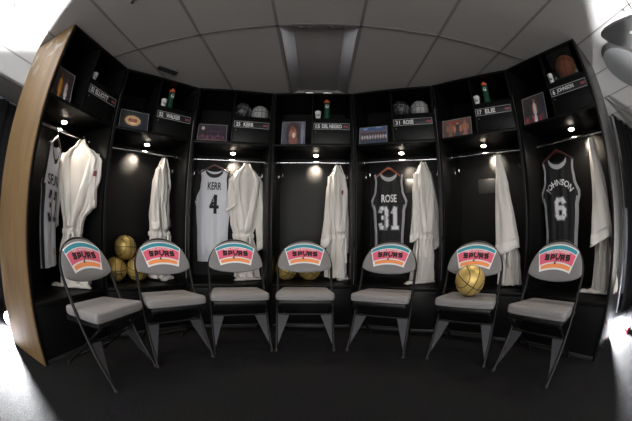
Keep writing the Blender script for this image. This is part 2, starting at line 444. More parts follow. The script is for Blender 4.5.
def jersey(i, u, d, yawl, label, body, trim, side, name, num, top=-.11, length=.98, wide=1., arch=0., seed=1, numw=.13, numh=.17, outline=None, txt='black', numt=None, nameh=.045, namew=.15, namez=-.27, numz=-.40, nx=0., tagc=False, neck=.06):
    t = thing('basketball_jersey', W(i, u, d, ROD), U[i][2]+yawl, label, 'jersey', 'jerseys hanging in the lockers')
    rnd = random.Random(seed); ph = [rnd.uniform(0, 6) for _ in range(8)]
    wt = [(0, .166*wide), (.11, .152*wide), (.2, .160*wide), (.335, .205*wide), (.42, .182*wide), (.7, .165*wide), (1.2, .16*wide)]
    def ztop(s, back):
        a = abs(s)
        if a < .56: return -(neck if not back else .03)*(1-(a/.56)**2)**.6-.0
        return -(a-.56)*.06
    def pt(s, tt, back=False, off=0.):
        zt = ztop(s, back); z = zt+(-length-zt)*(1-tt)
        dep = -z; w = lerp(wt, dep); x = s*w
        th = (.012+.028*min(1, dep/.4))*max(0, 1-s*s)**.5
        fold = .010*min(1, dep/.3)*(sin(x*55+ph[0]+dep*1.5)+.6*sin(x*95+ph[1]-dep*2.)+.5*sin(dep*14+x*20+ph[2]))
        fold *= (1-abs(s)**4)
        yy = (th if back else -th)+fold*.55
        yy += (off if back else -off)
        return (x, yy, top+z)
    q = MB(); NU, NV = 44, 44
    q.grid(lambda a, b: pt(-1+2*a, b), NU, NV); q.grid(lambda a, b: pt(-1+2*a, b, True), NU, NV)
    q.build('cloth', body, t)
    def strip(s0, s1, t0, t1, off, back=False, n=12, m=30, mb=None):
        (mb or q).grid(lambda a, b: pt(s0+(s1-s0)*a, t0+(t1-t0)*b, back, off), n, m)
    q = MB()
    strip(-.58, .58, .955, 1., .002, n=30, m=3); strip(-.58, .58, .97, 1., .002, True, n=30, m=3); q.build('neck_trim', trim, t)
    for sg in (-1, 1):
        q = MB(); strip(sg*.90, sg*1.0, .66, 1., .002, n=4); strip(sg*.90, sg*1., .66, 1., .002, True, n=4)
        # bound armhole edge flaring out at the armpit
        q.tube([pt(sg*1., v/20*.30+.70, False, 0) for v in range(21)], [.005+.003*(1-v/20) for v in range(21)], 8)
        q.build('armhole_trim', trim, t)
        q = MB(); strip(sg*.82, sg*1., .0, .66, .002, n=4); q.build('side_stripe', side, t)
    def onf(off): 
        def fn(x, z, off=off):
            w = lerp(wt, -z); s = max(-1, min(1, x/w)); zt = ztop(s, False); tt = 1-(z-zt)/(-length-zt)
            p = pt(s, tt, False, off); return (x, p[1], p[2])
        return fn
    def nm(x, z, off):
        if arch: 
            a = x/arch; return onf(off)(nx+(arch+z)*sin(a), namez-arch+(arch+z)*cos(a))
        return onf(off)(nx+x, namez+z)
    text(name, namew, nameh, lambda x, z: nm(x, z, .005), txt, 'name_lettering', t, .02)
    if outline: digits(num, numw, numh, lambda x, z: onf(.0035)(nx+x, numz+z), outline, 'number_outline', t, .034, .009)
    digits(num, numw, numh, lambda x, z: onf(.0055)(nx+x, numz+z), numt or txt, 'number', t, .034)
    if tagc:
        q = MB(); q.grid(lambda a, b: onf(.005)(.02+.07*a, -length+.09+.05*b), 4, 4); q.build('hem_tag', 'yellow', t)
    return t

def robe(i, u, d, yawl, label, seed, prof=None, sleeves=(), hem=.50, collar=True, crest=None, train=None):
    t = thing('bathrobe', W(i, u, d, ROD), U[i][2]+yawl, label, 'robe', 'white bathrobes hanging in the lockers')
    rnd = random.Random(seed); ph = [rnd.uniform(0, 6.28) for _ in range(10)]
    L = ROD-hem
    # (depth, half width, half thickness, centre x, centre y)
    prof = prof or [(0, .02, .025, 0, 0), (.05, .05, .035, 0, 0), (.11, .12, .05, 0, 0), (.2, .185, .062, 0, 0), (.35, .20, .07, 0, 0), (.6, .16, .075, 0, 0), (.78, .105, .07, 0, 0), (.95, .13, .08, 0, 0), (1.3, .15, .09, 0, 0)]
    def col(k, dep): return lerp([(p[0], p[k]) for p in prof], dep)
    def surf(th, v, off=0.):
        dep = v*(L-.03); w = col(1, dep); b = col(2, dep); ox = col(3, dep); oy = col(4, dep)
        am = .018*min(1, dep/.35)+.014*max(0, (dep-.75))/.4
        f = sin(5*th+ph[0]+dep*1.2)+.8*sin(9*th+ph[1]-dep*2.2)+.55*sin(14*th+ph[2]+dep*3)+.3*sin(21*th+ph[3]-dep*4)
        cr = .5*sin(dep*17+2*th+ph[4])+.35*sin(dep*31-3*th+ph[5])
        r = am*f*.6+.006*cr*min(1, dep/.3)+off
        c_, s_ = cos(th), sin(th); e = .78
        sx = math.copysign(abs(c_)**e, c_); sy = math.copysign(abs(s_)**e, s_)
        return (ox+sx*(w+r*.55), oy+sy*(b+r), -.03-dep)
    q = MB(); q.grid(lambda a, b: surf(2*PI*a, b), 84, 56, wrap=True)
    n = len(q.v); q.f.append(tuple(range(84))[::-1]); q.f.append(tuple(range(n-84, n)))
    q.build('robe_body', 'robe', t)
    if collar:
        for sg in (-1, 1):
            q = MB()
            def cf(a, b, sg=sg):
                v = .0+b*.60; x = .50*(1-b)**1.2+.02-(.10*b if sg > 0 else 0)
                th = -PI/2+sg*(x+a*.42); return surf(th, v, .012*sin(PI*a)**.5+.012)
            q.grid(cf, 6, 24); q.build('collar', 'robe_in', t, solid=.006)
    q = MB(); vb = .78/(L-.03)
    q.grid(lambda a, b: surf(2*PI*a, vb+(b-.5)*.035, .012+.004*sin(PI*b)), 60, 3, wrap=True)
    p0 = Vector(surf(-PI/2+.1, vb, .02))
    q.tube([p0+Vector((0, -.012, .0)), p0+Vector((.025, -.025, -.02)), p0+Vector((.03, -.02, -.10)), p0+Vector((.02, -.03, -.19)), p0+Vector((.035, -.02, -.27))], [.014, .013, .011, .012, .013], 8)
    q.tube([p0+Vector((0, -.012, 0)), p0+Vector((-.02, -.03, -.03)), p0+Vector((-.03, -.02, -.12)), p0+Vector((-.02, -.02, -.2))], [.014, .013, .011, .013], 8)
    q.tube([p0+Vector((.015, -.012, .014)), p0+Vector((0, -.024, 0)), p0+Vector((-.015, -.012, -.012))], .018, 10)
    q.build('belt', 'robe_in', t)
    for sl in sleeves:
        (ax, ay, az), (bx, by, bz), cw, ct, ori = sl
        q = MB(); ps = rnd.uniform(0, 6)
        def sf(a, b):
            th = 2*PI*a; k = b; ww = .028+(cw-.028)*k**.95; tt = .030+(ct-.030)*k
            r = .007*(sin(3*th+ps+5*k)+.7*sin(6*th+ps*2-6*k))*min(1, k*3)
            lx, ly = cos(th)*(ww+r), sin(th)*(tt+r)
            x = ax+(bx-ax)*k; y = ay+(by-ay)*k; z = az+(bz-az)*k
            z += .045*cos(th)*k
            return (x+lx*cos(ori)-ly*sin(ori), y+lx*sin(ori)+ly*cos(ori), z+.01*sin(k*20+ps)*k)
        q.grid(sf, 36, 34, wrap=True)
        q.f.append(tuple(range(36))[::-1])
        so = q.build('sleeve', 'robe', t)
        q = MB(); q.grid(lambda a, b: tuple(Vector(sf(a, .90+b*.1))+(Vector((sf(a, .95)[0]-(ax+(bx-ax)*.95), sf(a, .95)[1]-(ay+(by-ay)*.95), 0))  .normalized()*.0015)), 36, 3, wrap=True)
        q.build('cuff', 'robe_in', so, solid=.003)
    if crest:
        q = MB(); th, v = crest
        q.grid(lambda a, b: surf(th+(a-.5)*.30, v+(b-.5)*.036, .013), 4, 4); q.build('crest', 'redbadge', t)
    if train:
        q = MB(); x0_, x1_, y_, h_ = train
        def tr(a, b):
            x = x0_+(x1_-x0_)*a; e = max(.05, sin(PI*min(1, .1+a*.85)))**.5
            th = 2*PI*b; return (x, y_+(.05+.01*sin(a*11+ph[3]))*cos(th)*e, -(ROD-.459)+h_*e+h_*e*sin(th)+.0+.006*sin(a*23+ph[2])*(1+sin(th))*.5)
        q.grid(tr, 24, 14); q.build('hem_fold', 'robe', t)
    return t

rd = math.radians
# locker 1 : white jersey seen from the side, robe
hanger(0, .40, .27, rd(31), 'metal-hooked hanger holding the edge-on white jersey beside the plywood panel', 'wood', .07, .15)
jersey(0, .40, .27, rd(31), 'white jersey hanging almost edge-on beside the plywood end panel', 'jw', 'black', 'black', 'SPURS', '32', top=-.12, length=.97, wide=1.0, seed=3, numw=.22, numh=.235, outline='silver', namew=.26, nameh=.085, namez=-.30, numz=-.50, tagc=True, neck=.13)
S0 = [(0, .02, .025, 0, 0), (.05, .06, .035, 0, 0), (.11, .16, .05, 0, 0), (.17, .225, .055, .01, 0), (.3, .225, .065, .015, 0), (.5, .175, .075, .02, 0), (.72, .10, .07, -.01, 0), (.80, .09, .065, -.02, 0), (.95, .13, .08, -.01, 0), (1.3, .15, .09, 0, 0)]
hanger(0, .69, .21, rd(-60), 'hanger holding the wide robe in the left end locker', 'wire', .05, .16)
robe(0, .69, .21, rd(-60), 'white robe with crossed lapels spread wide in the left end locker', 11, S0, [((-.18, 0, -.15), (-.245, -.04, -.82), .075, .045, .2), ((.175, 0, -.15), (.165, -.03, -.64), .050, .045, 0)], hem=.47, crest=(-PI/2+.75, .24), train=(-.24, .17, -.08, .02))
# locker 2
S1 = [(0, .018, .02, 0, 0), (.06, .045, .035, 0, 0), (.14, .09, .05, 0, 0), (.3, .125, .065, 0, 0), (.55, .135, .07, 0, 0), (.8, .11, .07, .0, 0), (1., .12, .08, 0, 0), (1.3, .125, .08, 0, 0)]
hanger(1, .71, .3, rd(50), 'hanger holding the robe above the gold basketballs locker', 'wire', .05, .12)
robe(1, .71, .3, rd(38), 'white robe hanging to the right of the gold basketball pyramid', 12, S1, [((-.08, 0, -.16), (-.14, -.05, -.72), .06, .04, .3), ((.08, 0, -.16), (.13, -.02, -.74), .05, .04, 0)], hem=.48, crest=(-PI/2+.3, .24), train=(-.1, .12, -.1, .018))
# locker 3
hanger(2, .31, .3, rd(-4), 'dark wooden hanger holding the white jersey numbered 4', 'wood', .06, .17)
jersey(2, .31, .3, rd(-4), 'white jersey numbered 4 with black trim on a dark wooden hanger', 'jw', 'black', 'jw', 'KERR', '4', top=-.10, length=.99, wide=1.02, seed=5, numw=.12, numh=.21, namew=.15, nameh=.082, namez=-.19, numz=-.385, nx=.01)
hanger(2, .655, .3, rd(20), 'hanger holding the open robe beside the jersey numbered 4', 'wire', .05, .14)
S2 = [(0, .03, .025, 0, 0), (.04, .05, .035, 0, 0), (.11, .135, .05, 0, 0), (.20, .195, .06, 0, 0), (.4, .19, .065, -.005, 0), (.62, .15, .07, -.01, 0), (.78, .10, .065, -.015, 0), (.95, .12, .08, .02, 0), (1.3, .14, .08, .03, 0)]
robe(2, .655, .3, rd(12), 'white robe with one long sleeve hanging down, right of the white jersey numbered 4', 13, S2, [((.15, 0, -.16), (.205, -.05, -.92), .075, .045, 0), ((-.14, -.02, -.18), (-.15, -.05, -.52), .065, .04, 0)], hem=.48, crest=(-PI/2+.55, .27), train=(-.14, .16, -.1, .018))
# locker 4
hanger(3, .71, .3, rd(50), 'hanger holding the robe in the middle locker', 'wire', .05, .12)
S3 = [(0, .02, .02, 0, 0), (.06, .05, .035, 0, 0), (.14, .09, .05, 0, 0), (.3, .115, .065, 0, 0), (.55, .12, .07, 0, 0), (.8, .085, .07, .0, 0), (1., .10, .08, 0, 0), (1.3, .115, .08, 0, 0)]
robe(3, .71, .3, rd(28), 'white robe hanging in the middle locker, both sleeves down', 14, S3, [((-.08, 0, -.16), (-.155, -.05, -.88), .055, .04, .2), ((.08, 0, -.16), (.155, -.02, -.95), .06, .04, 0)], hem=.49, crest=(-PI/2+.2, .25), train=(-.02, .17, -.06, .02))
# locker 5
hanger(4, .30, .3, rd(6), 'light wooden hanger holding the black jersey numbered 31', 'woodlt', .075, .13)
jersey(4, .30, .3, rd(6), 'black jersey numbered 31 with silver trim and side panels', 'jb', 'silver', 'silver', 'ROSE', '31', top=-.12, length=1.0, wide=.93, seed=7, numw=.245, numh=.235, outline='greyprint', txt='white', namew=.16, nameh=.082, namez=-.285, numz=-.49)
hanger(4, .67, .3, rd(40), 'hanger holding the robe right of the jersey numbered 31', 'wire', .05, .12)
robe(4, .67, .3, rd(30), 'long white robe reaching the bench, right of the black jersey numbered 31', 15, S3, [((-.08, 0, -.16), (-.125, -.05, -.82), .05, .04, .2), ((.08, 0, -.16), (.16, -.03, -.9), .06, .04, 0)], hem=.475, train=(-.24, .1, -.08, .02))
# locker 6
hanger(5, .56, .3, rd(70), 'hanger holding the narrow robe behind the chair with the gold ball', 'wire', .05, .1)
S5 = [(0, .02, .02, 0, 0), (.06, .03, .03, 0, 0), (.14, .035, .04, 0, 0), (.3, .05, .06, .01, 0), (.55, .06, .07, .02, 0), (.8, .08, .08, .04, 0), (1., .11, .08, .07, 0), (1.3, .13, .09, .09, 0)]
robe(5, .56, .3, rd(0), 'narrow white robe hanging edge-on with its wide sleeve forward, behind the ball on the chair', 16, S5, [((-.01, -.06, -.05), (.055, -.14, -.95), .125, .045, .0)], hem=.475, collar=False)
# locker 7
hanger(6, .235, .3, rd(4), 'dark wooden hanger holding the black jersey numbered 6', 'wood', .075, .17)
jersey(6, .235, .3, rd(4), 'black jersey numbered 6 with name arched over the number', 'jb', 'silver', 'silver', 'JOHNSON', '6', top=-.14, length=.98, wide=1.04, seed=9, numw=.12, numh=.185, outline='greyprint', txt='white', arch=.145, namew=.31, nameh=.07, namez=-.225, numz=-.445)
hanger(6, .66, .3, rd(70), 'hanger holding the robe at the right end of the row', 'wire', .05, .1)
robe(6, .655, .3, rd(0), 'white robe hanging edge-on in the right end locker beside the jersey numbered 6', 17, S5, [((.0, -.06, -.05), (.050, -.20, -.85), .105, .045, .0)], hem=.475, collar=False, train=(-.16, .16, -.06, .02))

# ------------------------------------------------------------------ basketballs
def sphere_curve(r, fn, n=64): return [Vector(fn(2*PI*k/n)).normalized()*r for k in range(n)]
def basketball(loc, rot, r, m, label, cat='basketball', group=None, brand=None, seamm='seam'):
    t = bpy.data.objects.new('basketball', None); C.objects.link(t); t.empty_display_size = .05
    t.location = loc; t.rotation_euler = rot; tag(t, label, cat, group)
    q = MB(); q.ball(r, n=40, m=26); q.build('leather', m, t)
    q = MB(); rr = r+.0002; w = .0032*r/.12
    q.tube(sphere_curve(rr, lambda a: (cos(a), sin(a), 0)), w, 6, closed=True)
    q.tube(sphere_curve(rr, lambda a: (0, cos(a), sin(a))), w, 6, closed=True)
    for sg in (-1, 1):
        def cf(a, sg=sg):
            x = .60+.16*cos(2*a); k = (1-x*x)**.5; return (sg*x, k*sin(a), k*cos(a))
        q.tube(sphere_curve(rr, cf), w, 6, closed=True)
    q.build('seam', seamm, t)
    if brand:
        def bf(x, z): a = x/r; b = z/r-.20; return ((r+.0045)*sin(a)*cos(b), -(r+.0045)*cos(a)*cos(b), (r+.0045)*sin(b))
        text(brand, .14, .034, bf, 'seam', 'lettering', t, .02)
    return t
BT = .455; rb = .12
gb = 'gold basketballs'
ua = U[1][2]
bp = W(1, .205, .27, BT+rb)
basketball(bp, (0, 0, math.atan2(-bp[0], bp[1])), rb, 'gold', 'gold basketball with the maker name, lower left ball of the pyramid', group=gb, brand='Wilson')
g2 = basketball(W(1, .447, .27, BT+rb), (.3, .2, ua+.4), rb, 'gold', 'gold basketball at the lower right of the pyramid, half hidden by a chair back', group=gb)
g3 = dup(g2, W(1, .325, .30, BT+rb+.2075), (-.12, .05, ua+.3), 'gold basketball on top of the pyramid')
dup(g2, W(3, .17, .27, BT+rb), (.5, .3, .9), 'gold basketball hidden mostly behind the left edge of the middle chair back')
dup(g2, W(3, .42, .29, BT+rb), (.2, .8, .3), 'gold basketball almost wholly hidden behind the middle chair back')
for (i, us, yy) in ((2, (.56, .755), 0), (4, (.495, .70), 0)):
    who = 'white jersey numbered 4' if i == 2 else 'black jersey numbered 31'
    basketball(W(i, us[0], .17, 2.154+.112), (-.2, .3, U[i][2]+.4), .1, 'darkball', 'black basketball on a ring base, above the '+who, group='display basketballs above the name plates', seamm='greyprint')
    s = thing('ball_stand', W(i, us[0], .17, 2.154), U[i][2], 'dark ring base under the black ball, above the '+who, 'stand')
    q = MB(); q.tube([(.075*cos(a*PI/12), .075*sin(a*PI/12), .008) for a in range(24)], .008, 8, closed=True); q.build('ring', 'lam_edge', s)
    q = MB(); q.tube([(.045*cos(a*PI/12), .045*sin(a*PI/12), .021) for a in range(24)], .005, 8, closed=True); q.build('upper_ring', 'lam_edge', s)
    basketball(W(i, us[1], .17, 2.154+.1), (0, 0, U[i][2]+.1), .1, 'greyball', 'grey basketball beside the black one, above the '+who, group='display basketballs above the name plates')
basketball(W(6, .63, .16, 2.182+.12), (-.3, .2, U[6][2]+.2), .12, 'brownball', 'brown leather basketball in a clear case at the top right end')
cs = thing('display_case', W(6, .63, .16, 2.154), U[6][2], 'clear acrylic case with corner posts around the brown basketball', 'display case')
q = MB(); q.box(-.14, .14, -.14, .14, 0, .015, .002); q.build('base', 'lam_edge', cs)
q = MB()
for sx in (-1, 1): q.box(sx*.137-.0015, sx*.137+.0015, -.137, .137, .015, .272)
for sy in (-1, 1): q.box(-.135, .135, sy*.1355-.0015, sy*.1355+.0015, .015, .272)
q.build('case_walls', 'acrylic', cs, smooth=False)
for sx in (-1, 1):
    for sy in (-1, 1):
        q = MB(); q.lathe([(.012, .015), (.014, .03), (.009, .05)], 10, (sx*.118, sy*.118, 0)); q.build('corner_post', 'silver', cs)
q = MB(); q.lathe([(.055, .015), (.045, .032)], 24); q.build('ball_cradle', 'silver', cs)

# ------------------------------------------------------------------ cups and bottles
def gletter(q, r, z, h, rot=0.):
    return text('G', h*.85, h, lambda x, zz: ((r+.001)*sin(x/r+rot), -(r+.001)*cos(x/r+rot), z+zz), None, None, None, .04, q)
def cup(i, u, d, label):
    t = thing('paper_cup', W(i, u, d, 2.154), U[i][2], label, 'cup', 'paper cups above the name plates')
    q = MB(); q.lathe([(.0, .002), (.022, 0), (.024, .004), (.033, .083), (.035, .087), (.0335, .09), (.031, .087), (.022, .01)], 28); q.build('cup_body', 'cup', t)
    q = MB(); gletter(q, .0295, .045, .036); q.build('letter', 'black', t, smooth=False)
    return t
def bottle(i, u, d, label):
    t = thing('squeeze_bottle', W(i, u, d, 2.154), U[i][2], label, 'bottle', 'green bottles above the name plates')
    q = MB(); q.lathe([(.028, 0), (.034, .006), (.035, .05), (.034, .10), (.031, .115), (.034, .13), (.035, .18), (.034, .205), (.030, .215)], 28); q.build('bottle_body', 'green', t)
    q = MB(); q.lathe([(.033, .215), (.034, .22), (.034, .235), (.026, .243), (.012, .247), (.010, .262)], 28); q.build('cap', 'orangecap', t)
    q = MB(); gletter(q, .0355, .165, .042); q.build('letter', 'white', t, smooth=False)
    return t
cup(0, .50, .06, 'white paper cup above the name plate in the left end locker')
for i, uc, ub in ((1, .53, .62), (3, .50, .596), (5, .453, .553)):
    w_ = {1: 'in the locker with the ball pyramid', 3: 'in the middle locker', 5: 'behind the chair holding a ball'}[i]
    cup(i, uc, .05, 'white paper cup left of the green bottle '+w_)
    bottle(i, ub, .10, 'green squeeze bottle with orange cap '+w_)
cup(6, .458, .05, 'white paper cup left of the cased brown basketball')

# ------------------------------------------------------------------ photographs on the upper shelves
def photo(i, u0, u1, h, ell, bg, label, lean=.05, d=.06, yaw_=0.):
    w = u1-u0
    t = thing('photo_print', W(i, (u0+u1)/2, d, 1.864), U[i][2]+yaw_, label, 'photograph', 'photographs on the upper shelves')
    sl = lean/h
    q = MB(); q.box(-w/2-.003, w/2+.003, .001, .006, 0, h+.006, .001, mtx=Matrix.Rotation(-math.atan(sl), 4, 'X')); q.build('frame', 'photoframe', t)
    mr_ = Matrix.Rotation(-math.atan(sl), 4, 'X'); q = MB(); hh = h+.006
    for bb in ((-w/2-.004, w/2+.004, hh-.004, hh), (-w/2-.004, w/2+.004, 0.001, .004), (-w/2-.004, -w/2, .004, hh-.004), (w/2, w/2+.004, .004, hh-.004)): q.box(bb[0], bb[1], -.002, .001, bb[2], bb[3], mtx=mr_)
    q.build('border', 'silver', t, smooth=False)
    NX, NY = 46, 34
    mr = Matrix.Rotation(-math.atan(sl), 4, 'X')
    q = MB(); q.grid(lambda a, b: tuple(mr @ Vector((-w/2+w*a, 0, .003+h*b))), NX, NY); o = q.build('picture', 'pic', t, smooth=False)
    me = o.data; ca = me.color_attributes.new('Col', 'FLOAT_COLOR', 'CORNER'); rn = random.Random(i*7+3)
    minv = mr.inverted()
    for p in me.polygons:
        c = minv @ p.center; s = (c.x+w/2)/w; v = (c.z-.003)/h
        col = bg(s, v)
        for (ex, ey, ax, ay, cc) in ell:
            if ((s-ex)/ax)**2+((v-ey)/ay)**2 < 1: col = cc
        k = rn.uniform(1.05, 1.55)
        cl = lin(col); cl = (cl[0]*k, cl[1]*k, cl[2]*k, 1)
        for li in p.loop_indices: ca.data[li].color = cl
    return t
sk = (150, 96, 70); sk2 = (108, 66, 48)
dk = lambda a, b, c_: (lambda s, v: (a+int(12*v), b+int(10*v), c_+int(10*s)))
def player(x, y, h, jc, sc=sk): return [(x, y, .07*h, .26*h, jc), (x, y+.30*h, .045*h, .075*h, sc), (x-.09*h, y+.02, .03*h, .17*h, sc), (x+.09*h, y+.02, .03*h, .17*h, sc), (x, y-.34*h, .07*h, .14*h, jc)]
photo(0, .07, .30, .275, player(.36, .42, 1.2, (196, 138, 50), sk2)+player(.68, .36, 1.15, (190, 188, 192), sk2)+[(.5, .93, .4, .05, (60, 58, 58))], dk(44, 42, 44), 'upright photograph of two players in gold and white at the left end')
photo(1, .10, .405, .212, [(.46, .5, .36, .36, (54, 60, 64)), (.46, .5, .28, .26, (196, 160, 120)), (.46, .5, .17, .1, (150, 96, 84)), (.35, .55, .04, .06, (120, 70, 60)), (.57, .55, .04, .06, (120, 70, 60)), (.46, .36, .12, .04, (230, 200, 150))], dk(40, 44, 48), 'landscape photograph with a tan oval emblem on a dark ground')
photo(2, .10, .402, .212, [(.16, .78, .06, .1, (180, 176, 180))]+[(.08+.09*k, .30+.05*sin(k*2), .03, .1, (130, 74, 84) if k % 2 else (84, 70, 96)) for k in range(10)]+[(.5, .12, .5, .05, (104, 84, 80)), (.6, .6, .3, .04, (66, 60, 70))], dk(44, 40, 48), 'landscape photograph of a dark arena court with a bright spot at its top left')
photo(3, .122, .36, .285, [(.5, .5, .34, .5, (66, 56, 58)), (.48, .46, .17, .30, (150, 104, 86)), (.46, .72, .10, .11, (124, 82, 68)), (.5, .2, .2, .2, (120, 84, 74)), (.52, .42, .07, .12, (206, 190, 180)), (.9, .5, .07, .5, (120, 124, 140)), (.08, .6, .06, .4, (86, 88, 100))], dk(70, 72, 84), 'upright photograph of one player in the middle locker')
tm = []
for r_ in range(3):
    for k in range(10): tm += [(.07+.096*k+.02*(r_ % 2), .22+.19*r_, .036, .11, (176, 176, 180) if r_ % 2 else (60, 60, 70)), (.07+.096*k+.02*(r_ % 2), .36+.19*r_, .022, .05, sk)]
photo(4, .045, .335, .212, [(.5, .9, .5, .14, (64, 88, 130)), (.2, .92, .1, .06, (130, 150, 180)), (.7, .95, .12, .05, (120, 140, 170))]+tm[::-1], dk(70, 80, 96), 'team photograph of rows of people under a blue band')
photo(5, .035, .342, .212, player(.26, .5, 1.1, (120, 92, 84), sk)+player(.52, .44, 1.15, (60, 58, 62), (176, 122, 96))+player(.78, .5, 1.1, (150, 110, 96), sk)+[(.4, .85, .3, .05, (140, 60, 60))], dk(84, 70, 66), 'landscape photograph of several standing figures left of the plate numbered 17')
photo(6, .045, .30, .285, player(.52, .52, 1.0, (200, 196, 200), sk)+[(.5+.1*sin(k*9.7), .14+.02*k, .05, .06, ((176, 90, 80), (120, 84, 70), (60, 60, 80), (150, 130, 120))[k % 4]) for k in range(8)]+[(.12+.1*k, .18+.05*sin(k*3), .05, .13, ((150, 60, 60), (90, 70, 66), (60, 54, 60))[k % 3]) for k in range(9)]+player(.52, .52, 1.0, (200, 196, 200), sk), dk(52, 50, 56), 'upright action photograph of a white-clad player over a crowd, at the right end')

# ------------------------------------------------------------------ folding chairs
KS = .55
def chair0():
    t = thing('folding_chair', (0, 0, 0), 0, 'x', 'chair', 'padded folding chairs with team logo backs')
    xw = .234; r = .0115
    # back frame : from seat height up, around the backrest and down
    VC = .668
    pts = [(xw, KS*.44, .44), (xw, KS*.56, .56)]
    for k in range(0, 25):
        a = PI*k/24; v = VC+.224*sin(a); pts.append((.238*cos(a), KS*v, v))
    pts += [(-xw, KS*.56, .56), (-xw, KS*.44, .44)]
    q = MB(); q.tube(pts, r, 12); q.build('back_frame', 'tube', t)
    for sg in (-1, 1):
        q = MB(); q.tube([(sg*xw, 0, .012), (sg*xw, KS*.22, .22), (sg*xw, KS*.45, .45)], r, 12); lg = q.build('leg', 'tube', t)
        q = MB()
        zt, zb = .295, .055
        a = [(sg*xw, KS*zt-.004, zt), (sg*(xw-.105), KS*zt-.004, zt-.005), (sg*(xw-.095), KS*(zt-.03)-.004, zt-.035), (sg*(xw-.012), KS*zb-.004, zb), (sg*xw, KS*zb-.004, zb)]
        b_ = [(p[0], p[1]+.010, p[2]) for p in a]
        q.add(a+b_, [(0, 1, 2, 3, 4), (9, 8, 7, 6, 5)]+[(k, (k+1) % 5, 5+(k+1) % 5, 5+k) for k in range(5)]); q.build('gusset_plate', 'gusset', lg, smooth=False)
        q = MB(); q.lathe([(.013, 0), (.015, .004), (.0145, .02), (.0125, .022)], 14, (sg*xw, 0, 0)); q.build('foot_cap', 'rubber', lg)
        q = MB(); q.tube([(sg*.205, .045, .40), (sg*.205, .30, .20), (sg*.205, .545, .012)], .010, 10); lg = q.build('leg', 'tube', t)
        q = MB(); q.lathe([(.012, 0), (.0135, .004), (.013, .02)], 14, (sg*.205, .55, 0)); q.build('foot_cap', 'rubber', lg)
        q = MB(); q.tube([(sg*.218, .245, .445), (sg*.245, .245, .445)], .009, 12); q.build('pivot_bolt', 'dull', t)
    q = MB(); q.tube([(-xw, KS*.285+.004, .285), (xw, KS*.285+.004, .285)], .010, 10); q.build('crossbar', 'tube', t)
    q = MB(); q.tube([(-.205, .42, .105), (.205, .42, .105)], .008, 10); q.build('stretcher', 'tube', t)
    mt = Matrix.Translation((0, 0, .0)) @ Matrix.Rotation(-.075, 4, 'X')
    q = MB(); q.box(-.212, .212, .012, .40, .400, .436, .010, mt); q.build('seat_pan', 'tube', t)
    # cushion with rounded corners, slightly crowned
    def cush(a, b):
        th = 2*PI*a; e = .13
        c_, s_ = cos(th), sin(th); x = math.copysign(abs(c_)**e, c_); y = math.copysign(abs(s_)**e, s_)
        prof = [(0.0, 1.0), (.90, .985), (.965, .95), (.99, .86), (1.0, .7), (1.0, .25), (.99, .08), (.96, 0.), (0, 0)]
        k = b*(len(prof)-1); i0 = min(int(k), len(prof)-2); f_ = k-i0
        rr = prof[i0][0]*(1-f_)+prof[i0+1][0]*f_; zz = prof[i0][1]*(1-f_)+prof[i0+1][1]*f_
        p = Vector((x*(.222-.016*y)*rr, .198+y*.205*rr, .438+.062*zz)); return tuple(mt @ p)
    q = MB(); q.grid(cush, 64, 8, wrap=True); so = q.build('seat', 'seatfab', t)
    def pp(a, b):
        th = 2*PI*a; e = .13; c_, s_ = cos(th), sin(th); x = math.copysign(abs(c_)**e, c_); y = math.copysign(abs(s_)**e, s_)
        return mt @ Vector((x*(.2225-.016*y), .198+y*.2055, b))
    q = MB(); q.tube([pp(k/64, .466) for k in range(64)], .0022, 6, closed=True); q.build('piping', 'vinyl', so)
    # backrest : lens shape, padded; plane leans back with the frame
    n0 = Vector((0, -1, KS)).normalized(); up = Vector((0, KS, 1)).normalized(); LZ = (1+KS*KS)**.5
    def surf(x, z, off):         # x across, z world height
        zt = .233; zb = .052
        dz = z-VC; e = (x/.237)**2+(dz/(zt if dz > 0 else zb))**2
        pad = .024*max(0, 1-e**1.6)**.6 if e < 1 else 0
        bend = .35*x*x
        base = Vector((x, KS*z, z))
        return tuple(base+n0*(pad+bend+off))
    def front(a, b, sgn=1):
        th = 2*PI*a; rr = sin(b*PI/2); x = .237*rr*cos(th); s_ = sin(th); dz = rr*s_*(.228 if s_ > 0 else .050)
        if sgn > 0: return surf(x*.999, VC+dz*.999, 0)
        base = Vector((x, KS*(VC+dz), VC+dz)); return tuple(base+n0*(.35*x*x-.014*(1-rr**6)))
    q = MB(); q.grid(lambda a, b: front(a, b), 72, 20, wrap=True); q.grid(lambda a, b: front(a, b, -1), 72, 10, wrap=True)
    bk = q.build('backrest', 'vinyl', t)
    # printed logo on the backrest
    def fan(s, tt, off):
        x = s*(.182*(1-tt)+.134*tt); z = .862-.172*tt-(.050*(1-tt)+.024*tt)*s*s; return surf(x, z, off)
    def patch(s0, s1, t0, t1, off, m, nm, n=40, k=10, extra=None, fs=None):
        q = MB(); q.grid(lambda a, b: fan(s0+(s1-s0)*a, t0+(t1-t0)*b, off) , n, k)
        if extra: extra(q)
        q.build(nm, m, bk)
    patch(-1., 1., -.02, 1., .0012, 'white', 'logo_outline')
    patch(-.955, .955, .235, .70, .0020, 'pink', 'logo_field')
    def spike(q):   # torn left end of the teal band
        q.grid(lambda a, b: fan(-.97-.05*a*(1-b)+.34*b*.3, .17-.16*a*(1-b)+.02*b, .0020), 4, 4)
    patch(-.95, .95, .03, .195, .0020, 'teal', 'logo_arc', extra=spike)
    patch(-.89, .89, .76, .925, .0020, 'orange', 'logo_base')
    def lt(cz, bow): return lambda x, z: surf(x, cz+z-bow*x*x, .0028)
    text('SAN ANTONIO', .20, .018, lt(.811, 1.3), 'white', 'small_lettering', bk, .015)
    q = MB()
    digits('SP', .094, .044, lambda x, z: surf(x-.067, .771+z-.35*x*x, .003), None, None, None, .0135, mb=q)
